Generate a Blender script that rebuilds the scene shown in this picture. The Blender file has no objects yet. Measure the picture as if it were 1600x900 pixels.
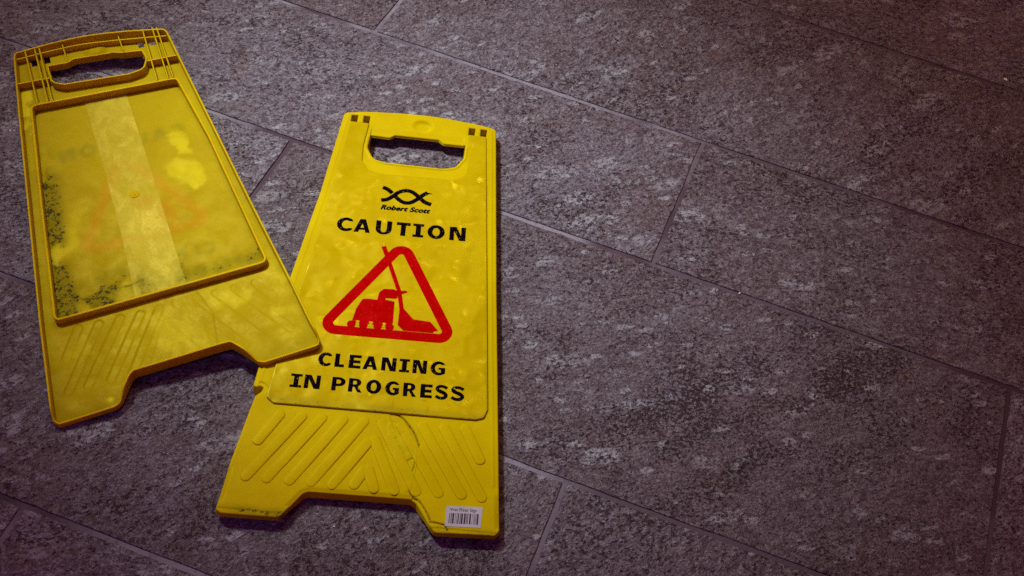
import bpy, math, random
import numpy as np
from mathutils import Vector, Matrix
from mathutils.geometry import tessellate_polygon
random.seed(7); rng = np.random.RandomState(7)
S = bpy.context.scene
C = S.collection

# ------------------------------------------------------------------ camera
cam = bpy.data.objects.new('camera', bpy.data.cameras.new('camera'))
C.objects.link(cam); S.camera = cam
Rc = ((0.93552, -0.33093, 0.12366), (0.33988, 0.74757, -0.57063), (0.0964, 0.57587, 0.81184))
cam.matrix_world = Matrix.Translation((0, 0, 1.37265)) @ Matrix(Rc).to_4x4()
cam.data.lens = 44.788; cam.data.sensor_width = 36; cam.data.clip_start = .05; cam.data.clip_end = 100

# ------------------------------------------------------------------ world and lamps
W = bpy.data.worlds.new('World'); S.world = W; W.use_nodes = True
bg = W.node_tree.nodes['Background']
bg.inputs[0].default_value = (0.20, 0.022, 0.100, 1); bg.inputs[1].default_value = 0.72

def aim(o, at):
    o.rotation_euler = (Vector(at) - o.location).to_track_quat('-Z', 'Y').to_euler()

def spot(name, loc, at, watt, cone, blend, radius, col):
    l = bpy.data.lights.new(name, 'SPOT'); l.energy = watt; l.spot_size = math.radians(cone)
    l.spot_blend = blend; l.shadow_soft_size = radius; l.color = col
    o = bpy.data.objects.new(name, l); C.objects.link(o); o.location = loc; aim(o, at); return o

def area(name, loc, at, watt, sx, sy, col):
    l = bpy.data.lights.new(name, 'AREA'); l.shape = 'RECTANGLE'; l.size = sx; l.size_y = sy
    l.energy = watt; l.color = col
    o = bpy.data.objects.new(name, l); C.objects.link(o); o.location = loc; aim(o, at); return o

spot('ceiling_spotlight', (-2.05, 1.85, 2.75), (-0.385, 1.09, 0), 640, 23, 1.0, .22, (.85, .98, 1.04))
area('blue_fill_light', (-.95, -.55, 1.5), (-.50, .52, 0), 5.5, .5, .5, (.34, .26, 1.0))  # added fill that tints the lower left purple-blue; no window known there
spot('corner_fill_spot', (1.0, 2.6, 2.6), (.62, 1.75, 0), 34, 42, 1.0, .1, (1.0, .72, .56))  # added warm fill to brighten the upper right corner, not a known fitting
for n_, (x, y, z) in enumerate(((-.62, 2.15, 2.9), (-1.45, 2.75, 2.9), (-.75, 3.15, 2.9), (-2.1, 2.2, 2.9))):
    l = bpy.data.lights.new('ceiling_downlight', 'POINT'); l.energy = 26; l.shadow_soft_size = .07; l.color = (1.0, .82, .30)
    o = bpy.data.objects.new('ceiling_downlight', l); C.objects.link(o); o.location = (x, y, z)

S.view_settings.view_transform = 'Standard'; S.view_settings.look = 'None'
S.cycles.use_denoising = False
S.view_settings.exposure = 0; S.view_settings.gamma = 1

# ------------------------------------------------------------------ node helpers
class N:
    def __init__(s, name):
        s.m = bpy.data.materials.new(name); s.m.use_nodes = True
        s.t = s.m.node_tree; s.b = s.t.nodes['Principled BSDF']; s.out = s.t.nodes['Material Output']
    def n(s, kind, **kw):
        x = s.t.nodes.new(kind)
        for k, v in kw.items():
            if hasattr(x, k): setattr(x, k, v)
            else: x.inputs[k.replace('_', ' ')].default_value = v
        return x
    def l(s, a, b): s.t.links.new(a, b)
    def setin(s, node, i, v):
        if hasattr(v, 'links'): s.l(v, node.inputs[i])
        else: node.inputs[i].default_value = v
    def n_x(s, vec):
        x = s.n('ShaderNodeSeparateXYZ'); s.l(vec, x.inputs[0]); return x.outputs[0]
    def noise(s, vec, scale, detail=3, rough=.55, dist=0):
        x = s.n('ShaderNodeTexNoise'); s.l(vec, x.inputs['Vector'])
        x.inputs['Scale'].default_value = scale; x.inputs['Detail'].default_value = detail
        x.inputs['Roughness'].default_value = rough; x.inputs['Distortion'].default_value = dist
        return x.outputs['Fac']
    def ramp(s, f, a, b, lo=0., hi=1.):
        x = s.n('ShaderNodeMapRange'); x.interpolation_type = 'SMOOTHSTEP'
        s.setin(x, 0, f)
        for i, v in zip((1, 2, 3, 4), (a, b, lo, hi)): x.inputs[i].default_value = v
        return x.outputs[0]
    def math(s, op, a, b=0.):
        x = s.n('ShaderNodeMath'); x.operation = op; s.setin(x, 0, a); s.setin(x, 1, b); return x.outputs[0]
    def mix(s, f, a, b, mode='MIX'):
        x = s.n('ShaderNodeMix'); x.data_type = 'RGBA'; x.blend_type = mode
        s.setin(x, 0, f)
        for i, v in ((6, a), (7, b)):
            if hasattr(v, 'links'): s.l(v, x.inputs[i])
            else: x.inputs[i].default_value = tuple(v) + (1,) if len(v) == 3 else v
        return x.outputs[2]
    def bump(s, h, dist, strength=1., normal=None):
        x = s.n('ShaderNodeBump'); s.l(h, x.inputs['Height']); x.inputs['Distance'].default_value = dist
        x.inputs['Strength'].default_value = strength
        if normal is not None: s.l(normal, x.inputs['Normal'])
        return x.outputs[0]
    def attr(s, name):
        x = s.n('ShaderNodeAttribute'); x.attribute_name = name
        y = s.n('ShaderNodeSeparateColor'); s.l(x.outputs['Color'], y.inputs[0]); return y.outputs
    def col(s, v): s.setin(s.b, 'Base Color', v if hasattr(v, 'links') else tuple(v) + (1,))

def stone_material():
    k = N('rough_stone'); g = k.n('ShaderNodeNewGeometry'); oi = k.n('ShaderNodeObjectInfo')
    # every tile is cut from a different part of the pattern, with its own grain direction
    rnd = oi.outputs['Random']
    mp = k.n('ShaderNodeMapping'); k.l(g.outputs['Position'], mp.inputs['Vector'])
    cx = k.n('ShaderNodeCombineXYZ')
    k.l(k.math('MULTIPLY', rnd, 37.), cx.inputs[0]); k.l(k.math('MULTIPLY', rnd, 91.), cx.inputs[1])
    k.l(k.math('MULTIPLY', rnd, 17.), cx.inputs[2])
    k.l(cx.outputs[0], mp.inputs['Location'])
    rot = k.n('ShaderNodeVectorRotate'); rot.rotation_type = 'Z_AXIS'
    k.l(mp.outputs[0], rot.inputs['Vector'])
    k.l(k.ramp(rnd, 0, 1, -.95, -.35), rot.inputs['Angle'])
    V0 = rot.outputs[0]
    st = k.n('ShaderNodeMapping'); st.inputs['Scale'].default_value = (.85, 1.1, 1); k.l(V0, st.inputs['Vector'])
    V = st.outputs[0]
    grain = k.noise(V, 330, 3, .75)
    mid = k.noise(V, 120, 4, .75, .4)
    big = k.noise(V, 30, 5, .72, .5)
    cloud = k.noise(V, 6.5, 4, .62, .6)
    tt = k.n('ShaderNodeTexWhiteNoise'); tt.noise_dimensions = '1D'; k.l(rnd, tt.inputs['W'])
    # soft mottling between a brown and a cool grey mineral
    c = k.mix(k.ramp(cloud, .32, .68), (.160, .115, .122), (.222, .194, .226))
    c = k.mix(k.ramp(big, .40, .66, 0, .85), c, (.272, .240, .270))
    c = k.mix(k.ramp(k.noise(V, 11, 5, .7, .5), .56, .74, 0, .55), c, (.160, .100, .072))
    c = k.mix(k.ramp(tt.outputs['Value'], 0, 1, 0, .55), c, (.120, .083, .086))
    c = k.mix(k.ramp(mid, .56, .38, 0, .80), c, (.050, .022, .028))
    c = k.mix(k.ramp(grain, .58, .40, 0, .66), c, (.060, .030, .036))
    c = k.mix(k.ramp(grain, .56, .74, 0, .60), c, (.44, .41, .44))
    # sheared crystal faces: pale shards lying along the grain, in two sizes
    nz = k.n('ShaderNodeTexNoise'); nz.inputs['Scale'].default_value = 90; nz.inputs['Detail'].default_value = 4; k.l(V, nz.inputs['Vector'])
    fl = None
    for sc0, st0, a0, a1, dd in ((26, (.55, 1.5, 1), .80, .97, .012), (62, (.6, 1.35, 1), .72, .97, .008)):
        vo = k.n('ShaderNodeTexVoronoi'); vo.inputs['Scale'].default_value = sc0
        m2_ = k.n('ShaderNodeMapping'); m2_.inputs['Scale'].default_value = st0; k.l(V0, m2_.inputs['Vector'])
        dv = k.n('ShaderNodeMix'); dv.data_type = 'VECTOR'; dv.inputs[0].default_value = dd
        k.l(m2_.outputs[0], dv.inputs[4]); k.l(nz.outputs['Color'], dv.inputs[5]); k.l(dv.outputs[1], vo.inputs['Vector'])
        sc = k.n('ShaderNodeSeparateColor'); k.l(vo.outputs['Color'], sc.inputs[0])
        f_ = k.math('MULTIPLY', k.ramp(sc.outputs[0], a0, a1), k.ramp(vo.outputs['Distance'], .52, .34))
        f_ = k.math('MULTIPLY', f_, k.ramp(mid, .34, .52))
        fl = f_ if fl is None else k.math('MAXIMUM', fl, f_)
    c = k.mix(k.math('MULTIPLY', fl, .66), c, (.37, .345, .365))
    # open pits, crowded in bands
    pit = k.noise(V, 215, 4, .72, .35)
    band = k.noise(V, 7.5, 3, .6, 1.0)
    thr = k.ramp(band, .38, .72, .39, .475)
    # two coarse open-grained seams across the widest slab
    rr = k.n('ShaderNodeVectorRotate'); rr.rotation_type = 'Z_AXIS'; rr.inputs['Angle'].default_value = -math.pi / 4
    k.l(g.outputs['Position'], rr.inputs['Vector']); sx = k.n('ShaderNodeSeparateXYZ'); k.l(rr.outputs[0], sx.inputs[0])
    wob = k.math('MULTIPLY', k.math('SUBTRACT', k.noise(g.outputs['Position'], 9, 4, .65), .5), .11)
    nn_ = k.math('ADD', sx.outputs[1], wob); seam = None
    for c0, s0, s1, w_ in ((.605, .40, .96, .040), (.541, .55, 1.05, .036), (.475, .50, .84, .026)):
        m = k.math('MULTIPLY', k.ramp(k.math('ABSOLUTE', k.math('SUBTRACT', nn_, c0)), w_, .003), k.math('MULTIPLY', k.ramp(sx.outputs[0], s0, s0 + .1), k.ramp(sx.outputs[0], s1, s1 - .1)))
        seam = m if seam is None else k.math('MAXIMUM', seam, m)
    thr = k.math('ADD', thr, k.math('MULTIPLY', seam, .062))
    pm = k.n('ShaderNodeMapRange'); pm.interpolation_type = 'SMOOTHSTEP'
    k.l(pit, pm.inputs[0]); k.l(thr, pm.inputs[2]); k.l(k.math('SUBTRACT', thr, .045), pm.inputs[1])
    pm.inputs[3].default_value = 1; pm.inputs[4].default_value = 0
    pits = pm.outputs[0]
    c = k.mix(k.math('MULTIPLY', pits, .93), c, (.022, .004, .006))
    # hairline cleavage lines between the grains
    vn = k.noise(V, 74, 5, .72, .7)
    ln = k.ramp(k.math('ABSOLUTE', k.math('SUBTRACT', vn, .5)), .004, .020, 1, 0)
    ln = k.math('MULTIPLY', ln, k.ramp(k.noise(V, 19, 3), .42, .60))
    c = k.mix(k.math('MULTIPLY', ln, .75), c, (.024, .006, .008))
    # rust blooms and white scuffs
    P = g.outputs['Position']
    def blob(x, y, r, sc_=30, th=.5):
        v = k.n('ShaderNodeVectorMath'); v.operation = 'DISTANCE'; k.l(P, v.inputs[0]); v.inputs[1].default_value = (x, y, 0)
        f = k.ramp(v.outputs['Value'], r, r * .1)
        return k.math('MULTIPLY', f, k.ramp(k.noise(P, sc_, 5, .75), th, th + .14))
    for x, y, r in ((-.10, 1.50, .10), (-.02, 1.53, .09), (-.12, 1.44, .05), (.33, 1.05, .09), (.31, 1.70, .22), (.36, 1.30, .1), (-.78, 1.33, .06)):
        c = k.mix(k.math('MULTIPLY', blob(x, y, r, 36, .54), .50), c, (.17, .082, .032))
    for x, y, r in ((-.209, 1.409, .036), (-.134, 1.20, .016)):
        c = k.mix(k.math('MULTIPLY', blob(x, y, r, 75, .46), .55), c, (.58, .58, .64))
    k.col(c)
    k.b.inputs['Roughness'].default_value = .50; k.b.inputs['Specular IOR Level'].default_value = .45
    h = k.math('SUBTRACT', k.math('ADD', k.math('MULTIPLY', grain, .40), k.math('MULTIPLY', mid, 1.1)), k.math('MULTIPLY', pits, .8))
    h = k.math('ADD', h, k.math('MULTIPLY', fl, .35))
    b1 = k.bump(h, .0042, 1.0)
    b2 = k.bump(k.noise(V, 20, 4, .65), .010, .8, b1)
    k.l(b2, k.b.inputs['Normal'])
    return k.m

def grout_material():
    k = N('grout'); g = k.n('ShaderNodeNewGeometry'); P = g.outputs['Position']
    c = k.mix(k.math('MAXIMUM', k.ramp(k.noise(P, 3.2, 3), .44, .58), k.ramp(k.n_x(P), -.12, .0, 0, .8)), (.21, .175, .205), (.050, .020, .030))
    c = k.mix(k.ramp(k.noise(P, 120, 4, .7), .35, .65), c, (.10, .08, .085), 'MULTIPLY') if False else c
    c = k.mix(k.ramp(k.noise(P, 160, 3, .7), .50, .68, 0, .5), c, (.05, .03, .035))
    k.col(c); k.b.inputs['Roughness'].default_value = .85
    k.l(k.bump(k.noise(P, 260, 3, .6), .0006), k.b.inputs['Normal'])
    return k.m

def plastic_material(name, base, deep, rough, dirtiness, attr=False, wavy=.0, dirt_scale=420, spec=.13, glow=.10):
    """worn polypropylene; attribute wear: R specks/grime mask, G print seen through, B pale scuffing"""
    k = N(name); tc = k.n('ShaderNodeTexCoord'); P = tc.outputs['Object']
    c = k.mix(k.ramp(k.noise(P, 11, 4, .6), .35, .68), base, deep)
    c = k.mix(k.ramp(k.noise(P, 55, 5, .7), .52, .75, 0, .22), c, (.42, .30, .002))
    # fine grime everywhere
    g1 = k.math('MULTIPLY', k.ramp(k.noise(P, 70, 5, .75, .3), .60, .74), dirtiness)
    c = k.mix(g1, c, (.11, .075, .004))
    sp = k.ramp(k.noise(P, 330, 2, .6), .735, .765, 0, min(1, dirtiness * 2.4))
    c = k.mix(sp, c, (.06, .035, .01))
    r = k.ramp(k.noise(P, 40, 4, .7), .3, .7, rough - .07, rough + .13)
    if attr:
        a = k.attr('wear')
        c = k.mix(k.math('MULTIPLY', a[1], .80), c, (.10, .12, .006))
        c = k.mix(a[2], c, (.80, .66, .012))
        n = k.noise(P, dirt_scale * .50, 3, .74, .4)
        th = k.math('SUBTRACT', .74, k.math('MULTIPLY', a[0], .235))
        d = k.n('ShaderNodeMapRange'); d.interpolation_type = 'SMOOTHSTEP'
        k.l(n, d.inputs[0]); k.l(th, d.inputs[1]); k.l(k.math('ADD', th, .035), d.inputs[2])
        solid = k.ramp(a[0], .95, 1.0)
        film = k.math('MULTIPLY', a[0], .62)
        c = k.mix(film, c, (.10, .088, .006))
        c = k.mix(k.math('MULTIPLY', k.math('MAXIMUM', d.outputs[0], solid), .93), c, (.022, .014, .006))
        r = k.math('ADD', r, k.math('MULTIPLY', a[0], .2))
    k.col(c); k.l(r, k.b.inputs['Roughness'])
    k.b.inputs['Specular IOR Level'].default_value = spec
    k.b.inputs['Specular Tint'].default_value = (1, .80, .015, 1)
    k.b.inputs['Subsurface Weight'].default_value = glow
    k.b.inputs['Subsurface Radius'].default_value = (.006, .0032, .0003)
    k.b.inputs['Subsurface Scale'].default_value = 1.
    b = k.bump(k.noise(P, 190 if spec < .2 else 60, 3, .6), .0002 if spec < .2 else .00005, .5)
    if wavy: b = k.bump(k.noise(P, 15, 2, .5), wavy, 1., b)
    k.l(b, k.b.inputs['Normal'])
    return k.m

def ink_material(name, col, rough=.5, chips=.0):
    k = N(name); tc = k.n('ShaderNodeTexCoord'); P = tc.outputs['Object']
    c = k.mix(k.ramp(k.noise(P, 60, 4, .6), .4, .7, 0, .5), col, tuple(v * 1.35 + .003 for v in col))
    if chips: c = k.mix(k.ramp(k.noise(P, 300, 3, .7), .655, .69, 0, chips), c, (.50, .36, .001))
    k.col(c); k.b.inputs['Roughness'].default_value = rough; k.b.inputs['Specular IOR Level'].default_value = .02; k.b.inputs['IOR'].default_value = 1.1
    return k.m

def film_material(name, tint, lo, hi, scale=34):
    k = N(name); tc = k.n('ShaderNodeTexCoord'); P = tc.outputs['Object']
    mp = k.n('ShaderNodeMapping'); mp.inputs['Scale'].default_value = (1.2, .7, 1); k.l(P, mp.inputs[0])
    k.b.inputs['Specular Tint'].default_value = (1, .8, .05, 1)
    k.col(tint); k.b.inputs['Roughness'].default_value = .33; k.b.inputs['Specular IOR Level'].default_value = .18
    a = k.math('ADD', k.ramp(k.noise(mp.outputs[0], scale, 5, .68, .6), .40, .66, lo, hi), k.ramp(k.noise(P, 9, 3), .35, .65, -.10, .12))
    k.l(k.math('MAXIMUM', a, .03), k.b.inputs['Alpha'])
    k.l(k.bump(k.noise(mp.outputs[0], 50, 4, .6), .0012), k.b.inputs['Normal'])
    return k.m

M = dict(stone=stone_material(), grout=grout_material(),
    body=plastic_material('yellow_plastic', (.53, .378, .0002), (.465, .32, .0001), .40, .16, True, .0016),
    panel=plastic_material('smooth_yellow_plastic', (.45, .312, .0002), (.41, .275, .0001), .23, .14, True, .0075, 420, .30),
    back=plastic_material('grimy_yellow_plastic', (.40, .285, .0002), (.355, .235, .0001), .40, .28, True, .0005),
    rib=plastic_material('yellow_rib_plastic', (.53, .365, .0003), (.48, .31, .0002), .38, .22, glow=.42),
    black=ink_material('black_ink', (.004, .0015, .003), .6, .8),
    red=ink_material('red_ink', (.36, .0004, .0006), .45, .14),
    paper=ink_material('label_paper', (.40, .36, .37), .6),
    barink=ink_material('label_ink', (.05, .03, .04), .6),
    grime=ink_material('crack_grime', (.035, .018, .006), .8),
    tape=film_material('clear_tape', (.78, .63, .05), .24, .52),
    tape2=film_material('thin_clear_tape', (.74, .58, .004), .03, .30, 40),
    chip=ink_material('white_chip', (.72, .70, .68), .8))

# ------------------------------------------------------------------ mesh helpers (millimetres in, metres out)
def mk(name, V, F, mat, parent=None, smooth=True, wear=None, sharp=None):
    V = np.asarray(V, float) * .001
    me = bpy.data.meshes.new(name); me.from_pydata(V.tolist(), [], [tuple(int(i) for i in f) for f in F]); me.update()
    me.materials.append(M[mat])
    if smooth:
        me.polygons.foreach_set('use_smooth', [True] * len(me.polygons))
        if sharp: me.set_sharp_from_angle(angle=math.radians(sharp))
    if wear is not None:
        a = me.color_attributes.new('wear', 'FLOAT_COLOR', 'POINT')
        buf = np.zeros((len(V), 4), np.float32); buf[:, :3] = wear; buf[:, 3] = 1
        a.data.foreach_set('color', buf.ravel())
    o = bpy.data.objects.new(name, me); C.objects.link(o)
    if parent is not None: o.parent = parent
    return o

def rounded(P, r, seg=6):
    """polygon with rounded corners; r one radius or one per corner"""
    P = [np.array(p, float) for p in P]; n = len(P); out = []
    rs = r if hasattr(r, '__len__') else [r] * n
    for i in range(n):
        a, b, c = P[i - 1], P[i], P[(i + 1) % n]
        u, v = a - b, c - b; lu, lv = np.linalg.norm(u), np.linalg.norm(v); u /= lu; v /= lv
        ang = math.acos(max(-1, min(1, u @ v)))
        if rs[i] <= 0 or ang > 3.05: out.append(b); continue
        t = min(rs[i] / math.tan(ang / 2), lu * .48, lv * .48)
        p0, p2 = b + u * t, b + v * t
        for s in np.linspace(0, 1, seg + 1):
            out.append((1 - s) ** 2 * p0 + 2 * s * (1 - s) * b + s * s * p2)
    return np.array(out)

def spline(P, per=8, closed=False):
    P = np.array(P, float); n = len(P); out = []
    for i in range(n if closed else n - 1):
        if closed: p0, p1, p2, p3 = P[i - 1], P[i], P[(i + 1) % n], P[(i + 2) % n]
        else: p0, p1, p2, p3 = P[max(i - 1, 0)], P[i], P[i + 1], P[min(i + 2, n - 1)]
        for t in np.arange(per) / per:
            out.append(.5 * (2 * p1 + (p2 - p0) * t + (2 * p0 - 5 * p1 + 4 * p2 - p3) * t * t + (3 * p1 - p0 - 3 * p2 + p3) * t ** 3))
    if not closed: out.append(P[-1])
    return np.array(out)

def resample(P, step, closed=True):
    P = np.asarray(P, float); Q = np.vstack([P, P[:1]]) if closed else P
    L = np.r_[0, np.cumsum(np.linalg.norm(np.diff(Q, axis=0), axis=1))]
    n = max(3, int(L[-1] / step)); s = np.linspace(0, L[-1], n + (0 if closed else 1), endpoint=not closed)
    return np.stack([np.interp(s, L, Q[:, 0]), np.interp(s, L, Q[:, 1])], -1)

def seg_dist(X, Y, P, closed=True):
    P = np.asarray(P, float); n = len(P); D = np.full(X.shape, 1e9)
    for i in range(n if closed else n - 1):
        a, b = P[i], P[(i + 1) % n]; d = b - a; L = d @ d
        if L < 1e-12: continue
        t = np.clip(((X - a[0]) * d[0] + (Y - a[1]) * d[1]) / L, 0, 1)
        D = np.minimum(D, (X - a[0] - t * d[0]) ** 2 + (Y - a[1] - t * d[1]) ** 2)
    return np.sqrt(D)

def inside(X, Y, P):
    P = np.asarray(P, float); n = len(P); I = np.zeros(X.shape, bool)
    for i in range(n):
        (x0, y0), (x1, y1) = P[i], P[(i + 1) % n]
        if y0 == y1: continue
        c = ((y0 > Y) != (y1 > Y)) & (X < (x1 - x0) * (Y - y0) / (y1 - y0) + x0); I ^= c
    return I

def sdf(X, Y, P): return np.where(inside(X, Y, P), -1, 1) * seg_dist(X, Y, P)
def sstep(x, a, b):
    t = np.clip((x - a) / (b - a), 0, 1); return t * t * (3 - 2 * t)

def vnoise(X, Y, scale, seed=0, octv=4):
    r = np.random.RandomState(seed); G = r.rand(64, 64); out = np.zeros(X.shape); amp = 1; tot = 0
    for o in range(octv):
        x = X / scale * 2 ** o + 100.3 + o * 7.1; y = Y / scale * 2 ** o + 57.7 + o * 3.3
        xi, yi = np.floor(x).astype(int), np.floor(y).astype(int); fx, fy = x - xi, y - yi
        fx, fy = fx * fx * (3 - 2 * fx), fy * fy * (3 - 2 * fy)
        g = lambda a, b: G[a % 64, b % 64]
        out += amp * ((g(xi, yi) * (1 - fx) + g(xi + 1, yi) * fx) * (1 - fy) + (g(xi, yi + 1) * (1 - fx) + g(xi + 1, yi + 1) * fx) * fy)
        tot += amp; amp *= .5
    return out / tot

def moulded(name, outer, holes, res, zfun, r, zbot, draft, mat, parent, wearfun=None, holebot=None):
    """a moulded sheet: top surface zfun over the outline, rounded edges of radius r, walls down to zbot"""
    outer = np.asarray(outer); x0, y0 = outer.min(0) - 3 * res; x1, y1 = outer.max(0) + 3 * res
    xs = np.arange(x0, x1, res); ys = np.arange(y0, y1, res); X, Y = np.meshgrid(xs, ys, indexing='ij')
    D = sdf(X, Y, outer); who = np.zeros(X.shape, int)
    for k, h in enumerate(holes):
        d = -sdf(X, Y, h); m = d > D; D = np.where(m, d, D); who[m] = k + 1
    D = D + r
    gx, gy = np.gradient(D, res)
    gl = np.hypot(gx, gy) + 1e-9; gx /= gl; gy /= gl
    cell = (D[:-1, :-1] + D[1:, :-1] + D[:-1, 1:] + D[1:, 1:]) / 4 < 0
    cnt = np.zeros(X.shape, int); kept = np.zeros(X.shape, bool)
    for a in (0, 1):
        for b in (0, 1):
            cnt[a:a + cell.shape[0], b:b + cell.shape[1]] += cell
            kept[a:a + cell.shape[0], b:b + cell.shape[1]] |= cell
    bd = kept & (cnt < 4)
    Xn, Yn = X.copy(), Y.copy()
    Xn[bd] -= (D * gx)[bd]; Yn[bd] -= (D * gy)[bd]
    idx = -np.ones(X.shape, int); idx[kept] = np.arange(kept.sum())
    Z = zfun(Xn[kept], Yn[kept])
    V = [np.stack([Xn[kept], Yn[kept], Z], -1)]
    i, j = np.nonzero(cell)
    q = np.stack([idx[i, j], idx[i + 1, j], idx[i + 1, j + 1], idx[i, j + 1]], -1)
    F = [q]
    # skirt under every open edge
    E = np.concatenate([q[:, [k, (k + 1) % 4]] for k in range(4)])
    n = kept.sum(); key = E[:, 0] * n + E[:, 1]; rev = E[:, 1] * n + E[:, 0]
    E = E[~np.isin(key, rev)]
    bv = np.unique(E); mp = -np.ones(n, int); mp[bv] = np.arange(len(bv))
    G = np.stack([gx[kept], gy[kept]], -1)[bv]; B = V[0][bv]; isout = (who[kept][bv] == 0)
    hb = zbot if holebot is None else holebot; zb = np.where(isout, zbot if not callable(zbot) else zbot(B[:, 0], B[:, 1]), hb if not callable(hb) else hb(B[:, 0], B[:, 1]))
    rows = []
    for th in (30, 60, 90):
        t = math.radians(th)
        rows.append(np.column_stack([B[:, :2] + G * r * math.sin(t), B[:, 2] - r * (1 - math.cos(t))]))
    if draft is not None:
        rows.append(np.column_stack([B[:, :2] + G * (r + draft), zb]))
    base = n; prev = bv[:]; tot = n
    for R_ in rows:
        V.append(R_); cur = tot + np.arange(len(bv)); tot += len(bv)
        a, b = mp[E[:, 0]], mp[E[:, 1]]
        F.append(np.stack([prev[b], prev[a], cur[a], cur[b]], -1)); prev = cur
    V = np.concatenate(V); F = np.concatenate(F)
    wear = wearfun(V[:, 0], V[:, 1]) if wearfun else None
    return mk(name, V, F, mat, parent, True, wear, 50)

def wall(name, path, closed, t, zbot, ztop, mat, parent, step=4, r=.7):
    """an upright rib of thickness t swept along a path; ztop a number or one per point"""
    path = np.asarray(path, float); n = len(path)
    zt = np.full(n, ztop, float) if not hasattr(ztop, '__len__') else np.asarray(ztop, float)
    zb = np.full(n, zbot, float) if not hasattr(zbot, '__len__') else np.asarray(zbot, float)
    if closed: tan = np.roll(path, -1, 0) - np.roll(path, 1, 0)
    else: tan = np.gradient(path, axis=0)
    tan /= np.linalg.norm(tan, axis=1)[:, None] + 1e-9; nr = np.stack([-tan[:, 1], tan[:, 0]], -1)
    h = t / 2; prof = [(-h - .3, 0, 0), (-h, 1, -r), (-h + r * .3, 1, -r * .3), (-h + r, 1, 0), (h - r, 1, 0), (h - r * .3, 1, -r * .3), (h, 1, -r), (h + .3, 0, 0)]
    V = []; m = len(prof)
    for off, top, dz in prof:
        V.append(np.column_stack([path + nr * off, np.where(top, zt, zb) + dz]))
    V = np.concatenate(V); F = []
    for k in range(m - 1):
        for i in range(n if closed else n - 1):
            j = (i + 1) % n; F.append((k * n + i, k * n + j, (k + 1) * n + j, (k + 1) * n + i))
    if not closed:
        F.append([k * n for k in range(m)]); F.append([k * n + n - 1 for k in range(m)][::-1])
    return mk(name, V, F, mat, parent, True, None, 40)

def flat(name, loops, z, mat, parent, xf=None):
    """a flat printed shape: outer loop and holes, or several such groups"""
    groups = [loops] if np.isscalar(loops[0][0][0]) else loops
    V, F = [], []
    for gi, g in enumerate(groups):
        base = len(V)
        tri = tessellate_polygon([[Vector((p[0], p[1], 0)) for p in L] for L in g])
        for L in g:
            for p in L:
                q = xf(p) if xf else p
                V.append((q[0], q[1], z + gi * .002))
        for t in tri:
            a, b, c = [np.array(V[base + i]) for i in t]
            if np.cross(b - a, c - a)[2] < 0: t = (t[0], t[2], t[1])
            F.append(tuple(base + i for i in t))
    return mk(name, V, F, mat, parent, False)

def stadium(a, b, w, z0, prof, name, mat, parent):
    """a rounded raised bar between a and b"""
    a, b = np.array(a, float), np.array(b, float); d = (b - a) / np.linalg.norm(b - a); ang = math.atan2(d[1], d[0])
    V, F = [], []; K = 9
    for ins, h in prof:
        R_ = w / 2 - ins
        for end, s in ((b, -90), (a, 90)):
            for k in range(K):
                th = ang + math.radians(s + 180 * k / (K - 1)); V.append((end[0] + R_ * math.cos(th), end[1] + R_ * math.sin(th), z0 + h))
    n = 2 * K
    for k in range(len(prof) - 1):
        for i in range(n):
            j = (i + 1) % n; F.append((k * n + i, k * n + j, (k + 1) * n + j, (k + 1) * n + i))
    F.append([(len(prof) - 1) * n + i for i in range(n)])
    return mk(name, V, F, mat, parent, True, None, 60)

def empty(name, label, cat, mw, group=None):
    o = bpy.data.objects.new(name, None); C.objects.link(o); o.matrix_world = mw
    o['label'] = label; o['category'] = cat
    if group: o['group'] = group
    return o

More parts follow.
